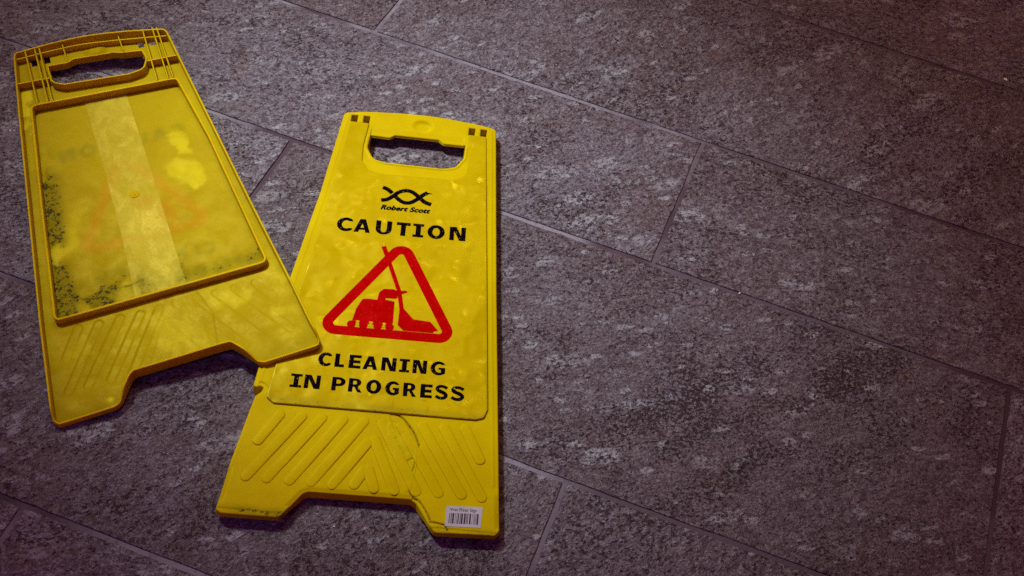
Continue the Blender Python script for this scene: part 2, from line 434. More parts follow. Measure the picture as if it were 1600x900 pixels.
# ------------------------------------------------------------------ floor: grout bed and stone tiles
floor = mk('floor', [(-9000, -7000, -1.7), (9000, -7000, -1.7), (9000, 11000, -1.7), (-9000, 11000, -1.7)], [(0, 1, 2, 3)], 'grout', None, False)
floor['kind'] = 'structure'
rows_ = [(2.905, 0), (2.65, 0), (2.33, 0), (2.02, -.012), (1.6499, -.0099), (1.3279, -.003), (1.0809, .0006), (.7238, .004), (.4559, .0029), (.20, 0), (-.12, 0), (-.45, 0), (-.78, 0)]
joints = [(-.56, 0), (-.03, 0), (-.56, 0), (-.03, .0), (-.7124, .1103), (-.0782, .0296), None, (-.0554, .0046), (-.617, 0), (-.09, 0), (-.60, 0), (-.08, 0)]
P = 1.046
def tile(y1, y0, xa, xb, seed):
    """one slab: slightly irregular chipped arris, its own height and tilt"""
    r = np.random.RandomState(seed); g = .0023
    yt = lambda x: y1[0] + y1[1] * x - g
    yb = lambda x: y0[0] + y0[1] * x + g
    nx, ny = 64, 20
    V, F = [], []
    u = np.r_[0, np.linspace(.006, .994, nx - 2), 1]; v = np.r_[0, np.linspace(.015, .985, ny - 2), 1]
    ww = lambda: np.convolve(r.randn(nx + 8), np.ones(3) / 3, 'same')[4:-4]
    eb, et, el, er = ww() * .0012, ww() * .0012, ww() * .0012, ww() * .0012
    dz = r.uniform(-.0003, .0003)
    for i in range(nx):
        for j in range(ny):
            a, b = u[i], v[j]
            yl, yh = 0, 0
            x_l = xa(0) ; 
            # corners follow the two joints and the two row lines
            yy = .5 * (yt(0) + yb(0)); X0 = xa(yb(0) + (yt(0) - yb(0)) * b) + g; X1 = xb(yb(0) + (yt(0) - yb(0)) * b) - g
            x = X0 + (X1 - X0) * a; y = yb(x) + (yt(x) - yb(x)) * b
            z = dz
            if j == 0: y += 0; z = -.0035
            if j == ny - 1: z = -.0035
            if i in (0, nx - 1): z = -.0035
            if j == 1: y = yb(x) + .0007 + abs(eb[i])
            if j == ny - 2: y = yt(x) - .0012 - abs(et[i])
            if i == 1: x = X0 + .0007 + abs(el[j])
            if i == nx - 2: x = X1 - .0012 - abs(er[j])
            V.append((x * 1000, y * 1000, z * 1000))
    for i in range(nx - 1):
        for j in range(ny - 1):
            F.append((i * ny + j, (i + 1) * ny + j, (i + 1) * ny + j + 1, i * ny + j + 1))
    return mk('tile', V, F, 'stone', floor, True, None, 35)
sd = 1
for k in range(len(rows_) - 1):
    J = joints[k]
    fs = []
    for n_ in (-2, -1, 0, 1, 2):
        if J is None:
            base = {0: (-.6351, .0488), 1: (.4646, -.0147)}
            if n_ in base: a, b = base[n_]
            elif n_ < 0: a, b = -.60 + P * n_, 0
            else: a, b = .451 + P * (n_ - 1), 0
        else:
            a, b = J[0] + P * n_, J[1] if n_ == 0 else 0
        if k == 4 and n_ != 0: a = -.55 + P * n_
        fs.append(lambda y, a=a, b=b: a + b * y)
    for n_ in range(4):
        tile(rows_[k], rows_[k + 1], fs[n_], fs[n_ + 1], sd); sd += 1

# ------------------------------------------------------------------ the sign seen from its printed front
th = 0.2790092
front = empty('caution_sign', 'yellow plastic caution sign lying face up with black lettering and red triangle', 'floor sign',
              Matrix.Translation((-0.340566, 0.8705, 0)) @ Matrix.Rotation(th, 4, 'Z'), 'two halves of a folding floor sign')
T = 18.; PZ = 20.6
out1 = np.array([(-105.5, 317.5)] + [tuple(p) for p in spline([(-103, 317.8), (-71, 322.8), (-16.4, 327.2), (29.8, 327.2), (76.4, 322.8), (106, 318.2)], 6)] +
    [(109.8, 314.5), (131.5, 38.8), (151.8, -195.8), (161.0, -303.5), (156.6, -309.5), (87.6, -313.6), (82.2, -308), (61.5, -278), (55, -274.4), (-63.3, -278.4), (-69.5, -281.5), (-88.5, -311), (-93, -315),
     (-157.5, -317), (-164, -312.5), (-159.2, -252), (-148.8, -172), (-147.0, -160.5), (-141.0, -153.5), (-138.8, -147), (-144.5, -145.6), (-147.5, -148.4), (-152.2, -146.4),
     (-150.4, -114), (-136.1, 17), (-119.7, 165), (-108.6, 313)])
out1 = resample(rounded(out1, [2.0] * len(out1), 3), 3.0)
hole1 = rounded([(-66, 279.0), (-38.5, 278.6), (-31.5, 284.2), (30.5, 284.8), (38.0, 278.8), (68.6, 279.6), (68.3, 255), (58, 236), (39.5, 231.6), (-38, 230.9), (-56, 234.5), (-67, 254)],
                [2, 3, 3, 3, 3, 2, 16, 14, 8, 8, 14, 16], 6)
slots = [[(x - 4.4, 300), (x + 4.4, 300), (x + 4.4, 313.2), (x - 4.4, 313.2)] for x in (-92.6, -75.4, 75.6, 92.3)]
crackA = spline([(22, -164), (30, -167), (38, -173.5), (49.8, -188.1), (56.8, -203.0)], 6)
crackB = spline([(56.8, -203.0), (54.4, -229.0), (51.3, -246.3), (51.4, -262), (57.0, -271.3), (65.8, -276.8), (74.5, -288), (80.2, -298)], 6)
crackC = np.array([(56.3, -211.7), (53.0, -219), (45.5, -224.5)])
crackD = np.array([(79.5, -300.2), (97.0, -302.2), (101.5, -308.5)])
CR = [crackA, crackB, crackC, crackD]
def z1(x, y):
    z = np.full(x.shape, T)
    d = -sdf(x, y, out1)
    sh = np.clip(sstep(-x, 82, 96) * sstep(y, -160, -140) + .5 * (x > 100) * (y > -250), 0, 1)
    z -= 1.1 * sh * (1 - sstep(d, 3.5, 7.0))                                # lowered outer shoulder
    z += .35 * sh * np.exp(-((d - 7.2) / 1.2) ** 2)
    z -= 1.8 * (1 - sstep(d, 0, 6.5)) * sstep(-y, 255, 266) * (y > -300)   # rounded-over edge of the cut-out
    z -= .8 * (1 - sstep(np.abs(y + 309 - .012 * x), 0.6, 1.8)) * (y < -300)    # lip along the feet
    # thumb scoop in the grip
    e = np.sqrt(((x - 5) / 17) ** 2 + ((y - 306) / 12.5) ** 2)
    z -= 4.0 * (1 - sstep(e, .45, 1.02)) * np.clip(.75 + .35 * (x - 5) / 17, .3, 1.1)
    # grip bar bows down towards the opening
    z -= 1.6 * sstep(-(y - 296), 0, 14) * (np.abs(x) < 66) * (y > 270)
    # moulded lip round the opening
    dh = sdf(x, y, hole1); z += 1.1 * np.exp(-((dh - 2.6) / 1.3) ** 2) * (y < 276)
    # slight sag of the wide lower sheet and a fragment sprung loose at the crack
    z -= .9 * np.exp(-((x - 0) / 90) ** 2 - ((y + 225) / 38) ** 2)
    fr = inside(x, y, np.vstack([crackA, [(57, -203), (54, -222), (46, -226), (28, -196), (17, -166)]])); z = np.where(fr, z - .9, z)
    z = np.where(inside(x, y, np.array([(57.0, -271.3), (65.8, -277), (74.5, -288), (80.2, -298), (84, -306), (70, -295), (55, -276)])), z - 1.0, z)
    for c in CR:
        z -= 2.2 * np.exp(-(seg_dist(x, y, c, False) / .75) ** 2)
    return z
def w1(x, y):
    w = np.zeros((len(x), 3))
    for c in CR: w[:, 0] = np.maximum(w[:, 0], 1.5 * np.exp(-(seg_dist(x, y, c, False) / .62) ** 2))
    foot = np.exp(-((y + 311) / 7) ** 2) * vnoise(x, y, 26, 3); w[:, 0] += 1.15 * foot * (np.abs(x) > 80)
    # dirt collects against the raised panel, worst at its lower edge
    dp = np.abs(sdf(x, y, panel1)); w[:, 0] += .34 * np.exp(-dp / 2.2) * vnoise(x, y, 22, 5)
    w[:, 2] = .30 * np.exp(-((x - 120) / 12) ** 2 - ((y + 285) / 12) ** 2) * vnoise(x, y, 9, 8) * 1.4
    return np.clip(w, 0, 1)
panel_out = [(-97.0, 298.6), (-70.6, 298.6), (-73.2, 256), (-71.2, 228), (-60, 212.5), (-44, 208.2), (56, 211.8), (71, 219), (75.2, 234), (71.2, 298.8), (96.6, 298.8), (109.0, 151.8), (134.6, -146),
             (131.0, -158.0), (120.5, -162.0), (-123.5, -168.7), (-133.0, -162.0), (-132.8, -146.4), (-124.8, -48.3), (-109.6, 101.2), (-102.8, 213.9)]
panel1 = rounded(panel_out, [2, 2, 0, 10, 10, 6, 6, 12, 10, 2, 2, 0, 4, 5, 4, 4, 5, 4, 0, 0, 0], 6)
moulded('sign_body', out1, [hole1] + [np.array(s) for s in slots], 1.0, z1, 1.6, lambda x, y: .3 + 3.2 * sstep(-y, 262, 270) + 7.2 * sstep(-y, 284, 300), 1.2, 'body', front, w1, lambda x, y: np.where((y > 268) & (np.abs(x) < 69), 13.2, 2.0))
def zp(x, y):
    d = -sdf(x, y, panel1)
    z = np.full(x.shape, PZ) - .35 * np.exp(-((x - 20) / 60) ** 2 - ((y + 20) / 90) ** 2) * 0
    z -= .75 * sstep(y, 206, 214) * (np.abs(x) > 60)
    return z
def wp(x, y):
    w = np.zeros((len(x), 3)); d = np.abs(sdf(x, y, panel1))
    w[:, 0] = np.exp(-d / 3.0) * vnoise(x, y, 30, 4) * .75 * sstep(-y, -20, 160)
    w[:, 0] += .62 * np.exp(-((y + 160 - .02 * x) / 5) ** 2) * vnoise(x, y, 34, 9)
    for x_, y_, a, b in ((19, -152, .7, 6.5), (62, -155, .6, 4), (-62, -71, 3.5, .8), (-76, 23, 2, 1.2), (26, 70, 1.6, 1.2), (56, -143, 3, .8)):
        w[:, 0] += .85 * np.exp(-((x - x_) / a) ** 2 - ((y - y_) / b) ** 2)
    return np.clip(w, 0, 1)
moulded('message_panel', panel1, [], 1.4, zp, 1.0, 16.0, .6, 'panel', front, wp)

# diagonal anti-slip bars of the lower sheet
bars = [((-113.4, -182.8), (-132.6, -220.1)), ((-87.0, -181.8), (-137.8, -268.0)), ((-63.0, -181.0), (-113.7, -267.6)), ((-37.7, -180.0), (-87.4, -267.8)), ((-12.4, -179.1), (-62.3, -266.5)),
        ((-4.5, -207.3), (-37.7, -266.9)), ((3.5, -202.5), (34.7, -265.8)), ((-3.5, -244.1), (-12.5, -264.0)), ((1.5, -243.0), (10.8, -266.1)),
        ((9.4, -179.9), (60.0, -264.5)), ((33.1, -180.2), (86.0, -263.6)), ((57.9, -177.5), (113.1, -262.4)), ((84.2, -176.8), (136.9, -263.4)), ((109.6, -174.6), (130.9, -214.7))]
for n_, (a, b) in enumerate(bars):
    mid = ((a[0] + b[0]) / 2, (a[1] + b[1]) / 2)
    sag = .9 * math.exp(-(mid[0] / 90) ** 2 - ((mid[1] + 225) / 38) ** 2)
    stadium(a, b, 13.2, T - sag * .8, [(0, -.7), (0, .2), (.35, .75), (1.1, 1.05), (2.4, 1.2)], 'anti_slip_bar', 'body', front)

# ---- lettering, drawn glyph by glyph
def arc(cx, cy, rx, ry, a0, a1, n=14):
    t = np.radians(np.linspace(a0, a1, n)); return [(cx + rx * math.cos(v), cy + ry * math.sin(v)) for v in t]
def glyph(ch, w):
    s, h = (.295, .215) if ch not in 'PRG' else (.28, .20)
    if ch == 'I':
        m = w / 2; a = s * .52
        return [[(0, 0), (w, 0), (w, h * .85), (m + a, h * .85), (m + a, 1 - h * .85), (w, 1 - h * .85), (w, 1), (0, 1), (0, 1 - h * .85), (m - a, 1 - h * .85), (m - a, h * .85), (0, h * .85)]]
    if ch == 'T':
        m = w / 2; a = s / 2; return [[(m - a, 0), (m + a, 0), (m + a, 1 - h), (w, 1 - h), (w, 1), (0, 1), (0, 1 - h), (m - a, 1 - h)]]
    if ch == 'L': return [[(0, 0), (w, 0), (w, h), (s, h), (s, 1), (0, 1)]]
    if ch == 'E':
        q = (1 - h) / 2; return [[(0, 0), (w, 0), (w, h), (s, h), (s, q), (w * .94, q), (w * .94, q + h), (s, q + h), (s, 1 - h), (w, 1 - h), (w, 1), (0, 1)]]
    if ch == 'N': return [[(0, 0), (s * .92, 0), (s * .92, .68), (w - s * 1.25, 0), (w, 0), (w, 1), (w - s * .92, 1), (w - s * .92, .36), (s * 1.35, 1), (0, 1)]]
    if ch == 'A':
        k = w / 2 - .16; e = .27; f = lambda y: e + k * y; y0, y1 = .20, .35; ap = (w / 2 - e) / k
        return [[(0, 0), (e, 0), (f(y0), y0), (w - f(y0), y0), (w - e, 0), (w, 0), (w / 2 + .16, 1), (w / 2 - .16, 1)], [(f(y1), y1), (w / 2, ap), (w - f(y1), y1)]]
    if ch == 'U': return [[(0, 1)] + arc(w / 2, .38, w / 2, .40, 180, 360) + [(w, 1), (w - s, 1)] + arc(w / 2, .38, w / 2 - s, .24, 360, 180) + [(s, 1)]]
    if ch == 'O': return [arc(w / 2, .5, w / 2, .52, 0, 350, 30), arc(w / 2, .5, w / 2 - s, .52 - h, 0, 350, 26)]
    if ch == 'C': return [arc(w * .57, .5, w * .57, .52, 48, 312, 26) + [(w, .24)] + arc(w * .60, .5, w * .60 - s, .52 - h, 305, 55, 22) + [(w, .76)]]
    if ch == 'G': return [arc(w * .55, .5, w * .55, .52, 50, 305, 26) + [(w, .12), (w, .55), (w * .54, .55), (w * .54, .40), (w - s, .40), (w - s, .19)] + arc(w * .60, .5, w * .60 - s, .52 - h, 290, 55, 22) + [(w, .78)]]
    if ch == 'P':
        q = .34; c = (1 + q) / 2; R_ = (1 - q) / 2
        return [[(0, 0), (s, 0), (s, q)] + arc(w - R_ * 1.25, c, R_ * 1.25, R_, -90, 90, 12) + [(0, 1)],
                [(s, q + h * .92)] + arc(w - R_ * 1.25, c, R_ * 1.25 - s, R_ - h * .92, -90, 90, 9) + [(s, 1 - h * .92)]]
    if ch == 'R':
        q = .40; c = (1 + q) / 2; R_ = (1 - q) / 2; u = w * .90
        return [[(0, 0), (s, 0), (s, q - .02), (s + .10, q - .02), (w - .27, 0), (w, 0), (w * .68, q + .02)] + arc(u - R_ * 1.2, c, R_ * 1.2, R_, -62, 90, 10) + [(0, 1)],
                [(s, q + h * .8)] + arc(u - R_ * 1.2, c, R_ * 1.2 - s, R_ - h * .86, -90, 90, 9) + [(s, 1 - h * .86)]]
    if ch == 's':
        P_ = spline([(w * .93, .80), (w * .62, .925), (w * .28, .905), (w * .13, .74), (w * .30, .59), (w * .68, .455), (w * .86, .275), (w * .70, .10), (w * .38, .07), (w * .03, .19)], 5)
        t = np.gradient(P_, axis=0); t /= np.linalg.norm(t, axis=1)[:, None]; nn = np.stack([-t[:, 1], t[:, 0]], -1)
        L = len(P_); wd = .106 + .024 * np.exp(-((np.arange(L) - L / 2) / (L * .2)) ** 2)
        a, b = P_ + nn * wd[:, None], P_ - nn * wd[:, None]
        return [[tuple(a[i]), tuple(a[i + 1]), tuple(b[i + 1]), tuple(b[i])] for i in range(L - 1)]
def put_letters(text, boxes, ghost=None):
    for ch, (x0, y0, x1, y1, cap) in zip(text, boxes):
        d = np.array((x1 - x0, y1 - y0)); Wd = np.linalg.norm(d); d /= Wd; nrm = np.array((-d[1], d[0]))
        xf = lambda p: (x0 + d[0] * p[0] * cap + nrm[0] * p[1] * cap, y0 + d[1] * p[0] * cap + nrm[1] * p[1] * cap)
        g = glyph(ch, Wd / cap) if ch != 'S' else [[q] for q in glyph('s', Wd / cap)]
        if ch != 'S': GH.append([[xf(p) for p in L] for L in g])
        flat('letter', g, PZ + .12, 'black', front, xf)
GH = []
CAU = [(-88.3, 101.4, -67.1, 102.1, 22.4), (-65.4, 102.1, -43.4, 102.9, 22.5), (-36.6, 103.1, -15.3, 103.9, 22.6), (-9.3, 104.1, 9.4, 104.7, 22.5), (12.9, 104.8, 27.4, 105.3, 22.6), (32.5, 105.5, 55.6, 106.3, 22.6), (62.1, 106.5, 83.8, 107.3, 22.7)]
CLE = [(-79.6, -110.0, -63.1, -109.4, 19.4), (-59.1, -109.3, -47.3, -108.9, 19.4), (-41.8, -108.7, -26.9, -108.2, 19.4), (-24.5, -108.1, -6.3, -107.5, 19.4), (-1.6, -107.3, 16.6, -106.7, 19.4), (20.5, -106.6, 33.2, -106.1, 19.4), (37.1, -106.0, 54.6, -105.4, 19.4), (59.3, -105.3, 77.6, -104.6, 19.5)]
INP = [(-108.3, -144.6, -94.4, -144.2, 19.2), (-91.3, -144.1, -71.9, -143.5, 19.3), (-58.0, -143.0, -41.6, -142.5, 19.3), (-37.7, -142.3, -20.6, -141.8, 19.3), (-16.0, -141.6, 2.4, -141.0, 19.3), (7.4, -140.9, 24.2, -140.3, 19.4), (29.3, -140.2, 45.7, -139.6, 19.4), (50.4, -139.5, 64.9, -139.0, 19.4), (68.8, -138.9, 84.1, -138.4, 19.5), (88.1, -138.3, 104.5, -137.7, 19.5)]
put_letters('CAUTION', CAU); put_letters('CLEANING', CLE); put_letters('INPROGRESS', INP)

# ---- red triangle with vacuum cleaner and floor tool
def hull3(cs, R_, n=12):
    out = []
    for i in range(3):
        a, b, c = [np.array(cs[(i + k) % 3], float) for k in (-1, 0, 1)]
        d0, d1 = b - a, c - b; t0 = math.atan2(-d0[0], d0[1]) + math.pi; t1 = math.atan2(-d1[0], d1[1]) + math.pi
        while t1 > t0: t1 -= math.tau
        for t in np.linspace(t0, t1, n): out.append((b[0] + R_ * math.cos(t), b[1] + R_ * math.sin(t)))
    return np.array(out)
tc3 = [(-66.2, -44.6), (2.6, 70.0), (63.4, -40.6)]
tri_o = hull3(tc3, 17.4); tri_i = hull3(tc3, 3.9, 8)
tri = flat('warning_triangle', [tri_o, tri_i], PZ + .10, 'red', front)
def stroke(a, b, w):
    a, b = np.array(a), np.array(b); d = (b - a) / np.linalg.norm(b - a); n = np.array((-d[1], d[0])) * w / 2
    return [tuple(a + n), tuple(a - n), tuple(b - n), tuple(b + n)]
flat('floor_tool', [[stroke((-22.5, 83.5), (-16.5, 70), 6.4)], [stroke((-17.5, 72), (7.0, 13), 5.6)], [stroke((6.6, 14), (12.9, -13), 5.8)],
                    [[(10.2, -12.5), (15.3, -11.5), (29.5, -26.6), (51.3, -27.5), (62.5, -39.8), (57.6, -41.6), (56.3, -44.2), (18.8, -45.4), (10.8, -38)]]], PZ + .16, 'red', tri)
body = rounded([(-47.5, -41.5), (-44.5, -20), (-38.5, -3.5), (-30, -2.6), (-19.8, -2.8), (-18.8, 9.5), (-13.5, 15.6), (-1, 16.4), (4, 14.6), (15.2, 16.4), (18, 14.0), (7, 8.5), (4.5, 2.0), (-9.5, 1.2), (-9.5, -1.2), (2.6, -2.6), (4.6, -36), (1, -41.0)],
               [1, 2, 5, 0, 1, 4, 5, 3, 0, 1.5, 1.5, 1, 2, .5, .5, 2, 2, 2], 5)
flat('vacuum_cleaner_symbol', [[body]] + [[arc(x, y, 5.6, 5.4, 0, 345, 20)] for x, y in ((-47.2, -44.0), (-32, -43.6), (-14, -43.0), (1.2, -42.4))] , PZ + .19, 'red', tri)
for (a, b) in (((-41.2, -45), (-38.6, -37.6)), ((-24.6, -45), (-21.4, -37)), ((-7.4, -44), (-5.2, -36.8))):
    m = ((a[0] + b[0]) / 2, (a[1] + b[1]) / 2)
    x0, y0, x1, y1 = a[0] - .9, a[1], b[0] + .9, b[1]
    L = [(x0, y0), (x1, y0), (x1 - 1.1, (y0 + y1) / 2), (x1 + .4, y1 - 1), (x1 - 1, y1), (x0 + 1, y1), (x0 - .4, y1 - 1), (x0 + 1.1, (y0 + y1) / 2)]
    flat('wheel_gap', [L], PZ + .24, 'panel', tri)

# ---- maker's ribbon emblem and name
def ribbon(P_, w):
    P_ = spline(P_, 6); t = np.gradient(P_, axis=0); t /= np.linalg.norm(t, axis=1)[:, None]; n = np.stack([-t[:, 1], t[:, 0]], -1)
    return [tuple(p) for p in P_ + n * w / 2] + [tuple(p) for p in (P_ - n * w / 2)[::-1]]
rA = ribbon([(-36.0, 161.2), (-28.8, 163.0), (-21.6, 169.3), (-13.4, 178.6), (-3.2, 182.6), (5.9, 180.2), (14.6, 172.9)], 6.2)
rA2 = ribbon([(17.5, 170.6), (23.3, 165.8), (32.2, 162.8)], 6.4)
rB = ribbon([(-36.6, 183.6), (-29.2, 180.9), (-22.5, 175.2)], 6.2)
rB2 = ribbon([(-17.5, 170.2), (-11.5, 164.6), (-4.1, 161.2), (3.7, 162.4), (11.6, 168.9), (19.6, 178.2), (25.2, 183.0)], 6.2)
rC = [(19.5, 176.0), (24.0, 180.2), (33.0, 181.8), (25.5, 183.4), (19.5, 180.5)]
flat('ribbon_emblem', [[rA], [rA2], [rB], [rB2], [rC]], PZ + .12, 'black', front)
def text_part(name, s, size, shear, off, sx, loc, rot, mat, parent, z, weight=.0):
    cu = bpy.data.curves.new(name, 'FONT'); cu.body = s; cu.size = size * .001; cu.shear = shear; cu.offset = off * .001; cu.space_character = 1.08
    tmp = bpy.data.objects.new(name, cu); C.objects.link(tmp)
    bpy.context.view_layer.update(); dg = bpy.context.evaluated_depsgraph_get()
    me = bpy.data.meshes.new_from_object(tmp.evaluated_get(dg)); bpy.data.objects.remove(tmp)
    me.name = name; me.materials.clear(); me.materials.append(M[mat])
    xs = [v.co.x for v in me.vertices]; w = max(xs) - min(xs); k = sx * .001 / w; x0 = min(xs); c, s_ = math.cos(rot), math.sin(rot)
    for v in me.vertices:
        x, y = (v.co.x - x0) * k, v.co.y
        v.co = (loc[0] * .001 + x * c - y * s_, loc[1] * .001 + x * s_ + y * c, z * .001)
    o = bpy.data.objects.new(name, me); C.objects.link(o); o.parent = parent; return o
nm = text_part('maker_name', 'Robert Scott', 11.0, .3, 0, 66, (-34.2, 145.6), .031, 'black', front, PZ + .12)
V0_ = [v.co.copy() for v in nm.data.vertices]; F0_ = [tuple(p.vertices) for p in nm.data.polygons]; VV, FF = [], []
for q_, (dx, dy) in enumerate(((0, 0), (.75, 0), (-.75, 0), (0, .55), (0, -.55), (.5, .4), (-.5, -.4), (.4, -.4), (-.4, .4))):
    b_ = len(VV); VV += [(v.x * 1000 + dx, v.y * 1000 + dy, v.z * 1000 + q_ * .012) for v in V0_]; FF += [tuple(b_ + i for i in f) for f in F0_]
bpy.data.objects.remove(nm); mk('maker_name', VV, FF, 'black', front, False)

# ---- paper label with bar code
lab = [(97.3, -278.6), (139.3, -275.6), (139.2, -302.0), (97.6, -304.2)][::-1]
V = [(x, y, T + .05) for x, y in lab] + [(x * .9985 + .15, y + (.15 if k > 1 else -.15) * -1, T + .28) for k, (x, y) in enumerate(lab)]
V = [(x, y, T + 1.35 * 0 + zz) for (x, y), zz in [(p, .0) for p in lab] + [(p, .42) for p in lab]]
lb = mk('paper_label', V, [(4, 5, 6, 7), (0, 1, 5, 4), (1, 2, 6, 5), (2, 3, 7, 6), (3, 0, 4, 7)], 'paper', front, False)
bx = 101.5; G = []
r_ = random.Random(3)
while bx < 134.5:
    w = r_.choice((.5, .8, 1.2, 1.9)); t0 = (bx - 97.3) / 42; dy = t0 * 2.6
    G.append([[(bx, -300.6 + dy), (bx + w, -300.5 + dy), (bx + w, -287.2 + dy), (bx, -287.3 + dy)]]); bx += w + r_.choice((.6, .8, 1.3))
flat('bar_code', G, T + .50, 'barink', lb)
text_part('label_lettering', 'Wet Floor Sign', 5.6, 0, .08, 31, (101.8, -284.6), .065, 'barink', lb, T + .52)

# ---- clear tape over the crack
tp = np.array([(14.0, -168.5), (33, -171.5), (55.5, -203), (56.5, -232), (53.5, -266), (46, -266), (38.0, -247), (17.5, -196)])
tp = resample(rounded(tp, 3, 4), 3)
moulded('crack_tape', tp, [], 2.0, lambda x, y: np.full(x.shape, T + 1.42) + .25 * (vnoise(x, y, 14, 2) - .5) * 2, .3, T + .2, .1, 'tape2', front)

# ------------------------------------------------------------------ the sign seen from its hollow back, one foot resting on the other
X2 = Vector((0.7494245, 0.65842401, 0.06957538)); Y2 = Vector((-0.65970009, 0.75150543, -0.00594757)); N2 = Vector((-0.0562023, -0.04144163, 0.99755897))
mw = Matrix.Identity(4)
for r__ in range(3):
    mw[r__][0] = X2[r__]; mw[r__][1] = Y2[r__]; mw[r__][2] = N2[r__]; mw[r__][3] = (-0.71383996, 0.88318593, 0.00935789)[r__]
back = empty('upturned_caution_sign', 'grimy yellow plastic sign lying face down with its ribbed hollow back showing', 'floor sign', mw, 'two halves of a folding floor sign')
out2 = np.array([(-105.8, 314.5)] + [tuple(p) for p in spline([(-103, 316.3), (-45.4, 318.6), (0.4, 316.4), (45, 308.5), (73.3, 301.6), (101.5, 294.2)], 6)] +
    [(106.0, 289), (122.7, 120.8), (141.1, -65.9), (156.0, -204.5), (161.5, -265), (165.2, -292), (161.5, -298.5), (94.5, -299.5), (87.5, -296.5), (70.2, -271.9), (62.3, -261.8), (50.4, -261.2),
     (-32.5, -261.8), (-57.8, -261.6), (-64.2, -266.9), (-82.0, -294.5), (-88.5, -298.0), (-154.5, -298.8), (-159.8, -292.8), (-149.8, -151.8), (-135.3, 11.9), (-119.2, 195.0), (-108.0, 309)])
o2 = rounded(out2, 4, 4); path2 = resample(o2, 4.0)
hole2 = rounded([(-67.5, 279.5), (-40.5, 277.0), (-30, 281.2), (26, 275.2), (37.5, 270.5), (65.3, 265.5), (67.8, 246), (60, 226.5), (36.7, 223.6), (-51.3, 234.1), (-66.5, 243)], [3, 3, 3, 3, 3, 3, 14, 14, 6, 8, 16], 6)
hp = resample(hole2, 3)
pan2 = resample(rounded([(-101.8, 210.6), (99.8, 195.2), (116.5, 75), (135.9, -158.2), (-133.0, -156.2), (-118, 30)], [9, 8, 0, 8, 7, 0], 7), 4)
slots2 = [[(x - 4.2, 292 + dy), (x + 4.2, 292 + dy), (x + 4.2, 306 + dy), (x - 4.2, 306 + dy)] for x, dy in ((-84.5, 2), (-66.5, 2), (66, -11), (83, -12))]
RIM = 17.
grooves = [((-a[0], a[1] + 4), (-b[0], b[1] + 6)) for a, b in bars[9:]] + [((a[0] * -1, a[1] + 4), (b[0] * -1, b[1] + 6)) for a, b in bars[:9]]
def zs(x, y):
    z = np.full(x.shape, 4.0)
    z += 5.5 * np.exp(-((x - 1) / 13) ** 4) * np.exp(-((y - 291) / 9) ** 4)        # thumb bulge
    for k, (a, b) in enumerate(grooves):
        d = seg_dist(x, y, np.array([a, b]), False); z -= (.9 if k < 5 else .35) * (1 - sstep(d, 4.6, 6.4))
    z += .9 * np.exp(-((x - 0) / 95) ** 2 - ((y + 222) / 36) ** 2)
    z += 1.2 * sstep(x, 120, 150) * (y < -150)
    return z
def ws(x, y):
    w = np.zeros((len(x), 3)); d = np.abs(sdf(x, y, o2)); dp = np.abs(sdf(x, y, pan2))
    w[:, 0] = .55 * np.exp(-d / 5) * vnoise(x, y, 24, 11) + .35 * np.exp(-dp / 3) * vnoise(x, y, 20, 12)
    feet = sstep(-y, 262, 300) * vnoise(x, y, 28, 13); w[:, 0] += .55 * feet
    w[:, 0] += .5 * np.exp(-((x + 150) / 14) ** 2) * sstep(-y, 150, 260) * vnoise(x, y, 30, 14)
    w[:, 0] += .55 * np.exp(-seg_dist(x, y, np.array([(40, -165), (52, -205), (46, -256)]), False) / .8)
    w[:, 2] = .9 * np.exp(-((x + 92) ** 2 + (y + 285) ** 2) / 12) + .18 * sstep(vnoise(x, y, 34, 15), .52, .70) * sstep(-y, 160, 200) + .5 * sstep(vnoise(x, y, 26, 19), .60, .72) * (x < -98) * (y > 120)
    return np.clip(w, 0, 1)
sheet_out = rounded([tuple(p) for p in path2 * .992], 0)
moulded('backing_sheet', path2 * .992, [hole2, pan2] + [np.array(s) for s in slots2], 1.3, zs, .3, 2.4, .0, 'back', back, ws, 2.0)
# rim, lower along the worn feet
yy = path2[:, 1]; feetw = sstep(-yy, 278, 296)
wall('outer_rim', path2, True, 2.6, .0, RIM - 9.0 * feetw, 'rib', back)
hz = np.where(hp[:, 1] > 262 - .09 * hp[:, 0], 13.5, 15.5)
wall('handle_rim', hp, True, 2.4, 2.0, hz, 'rib', back)
wall('panel_rim', pan2, True, 3.4, 1.0, 14.0, 'rib', back, r=1.0)
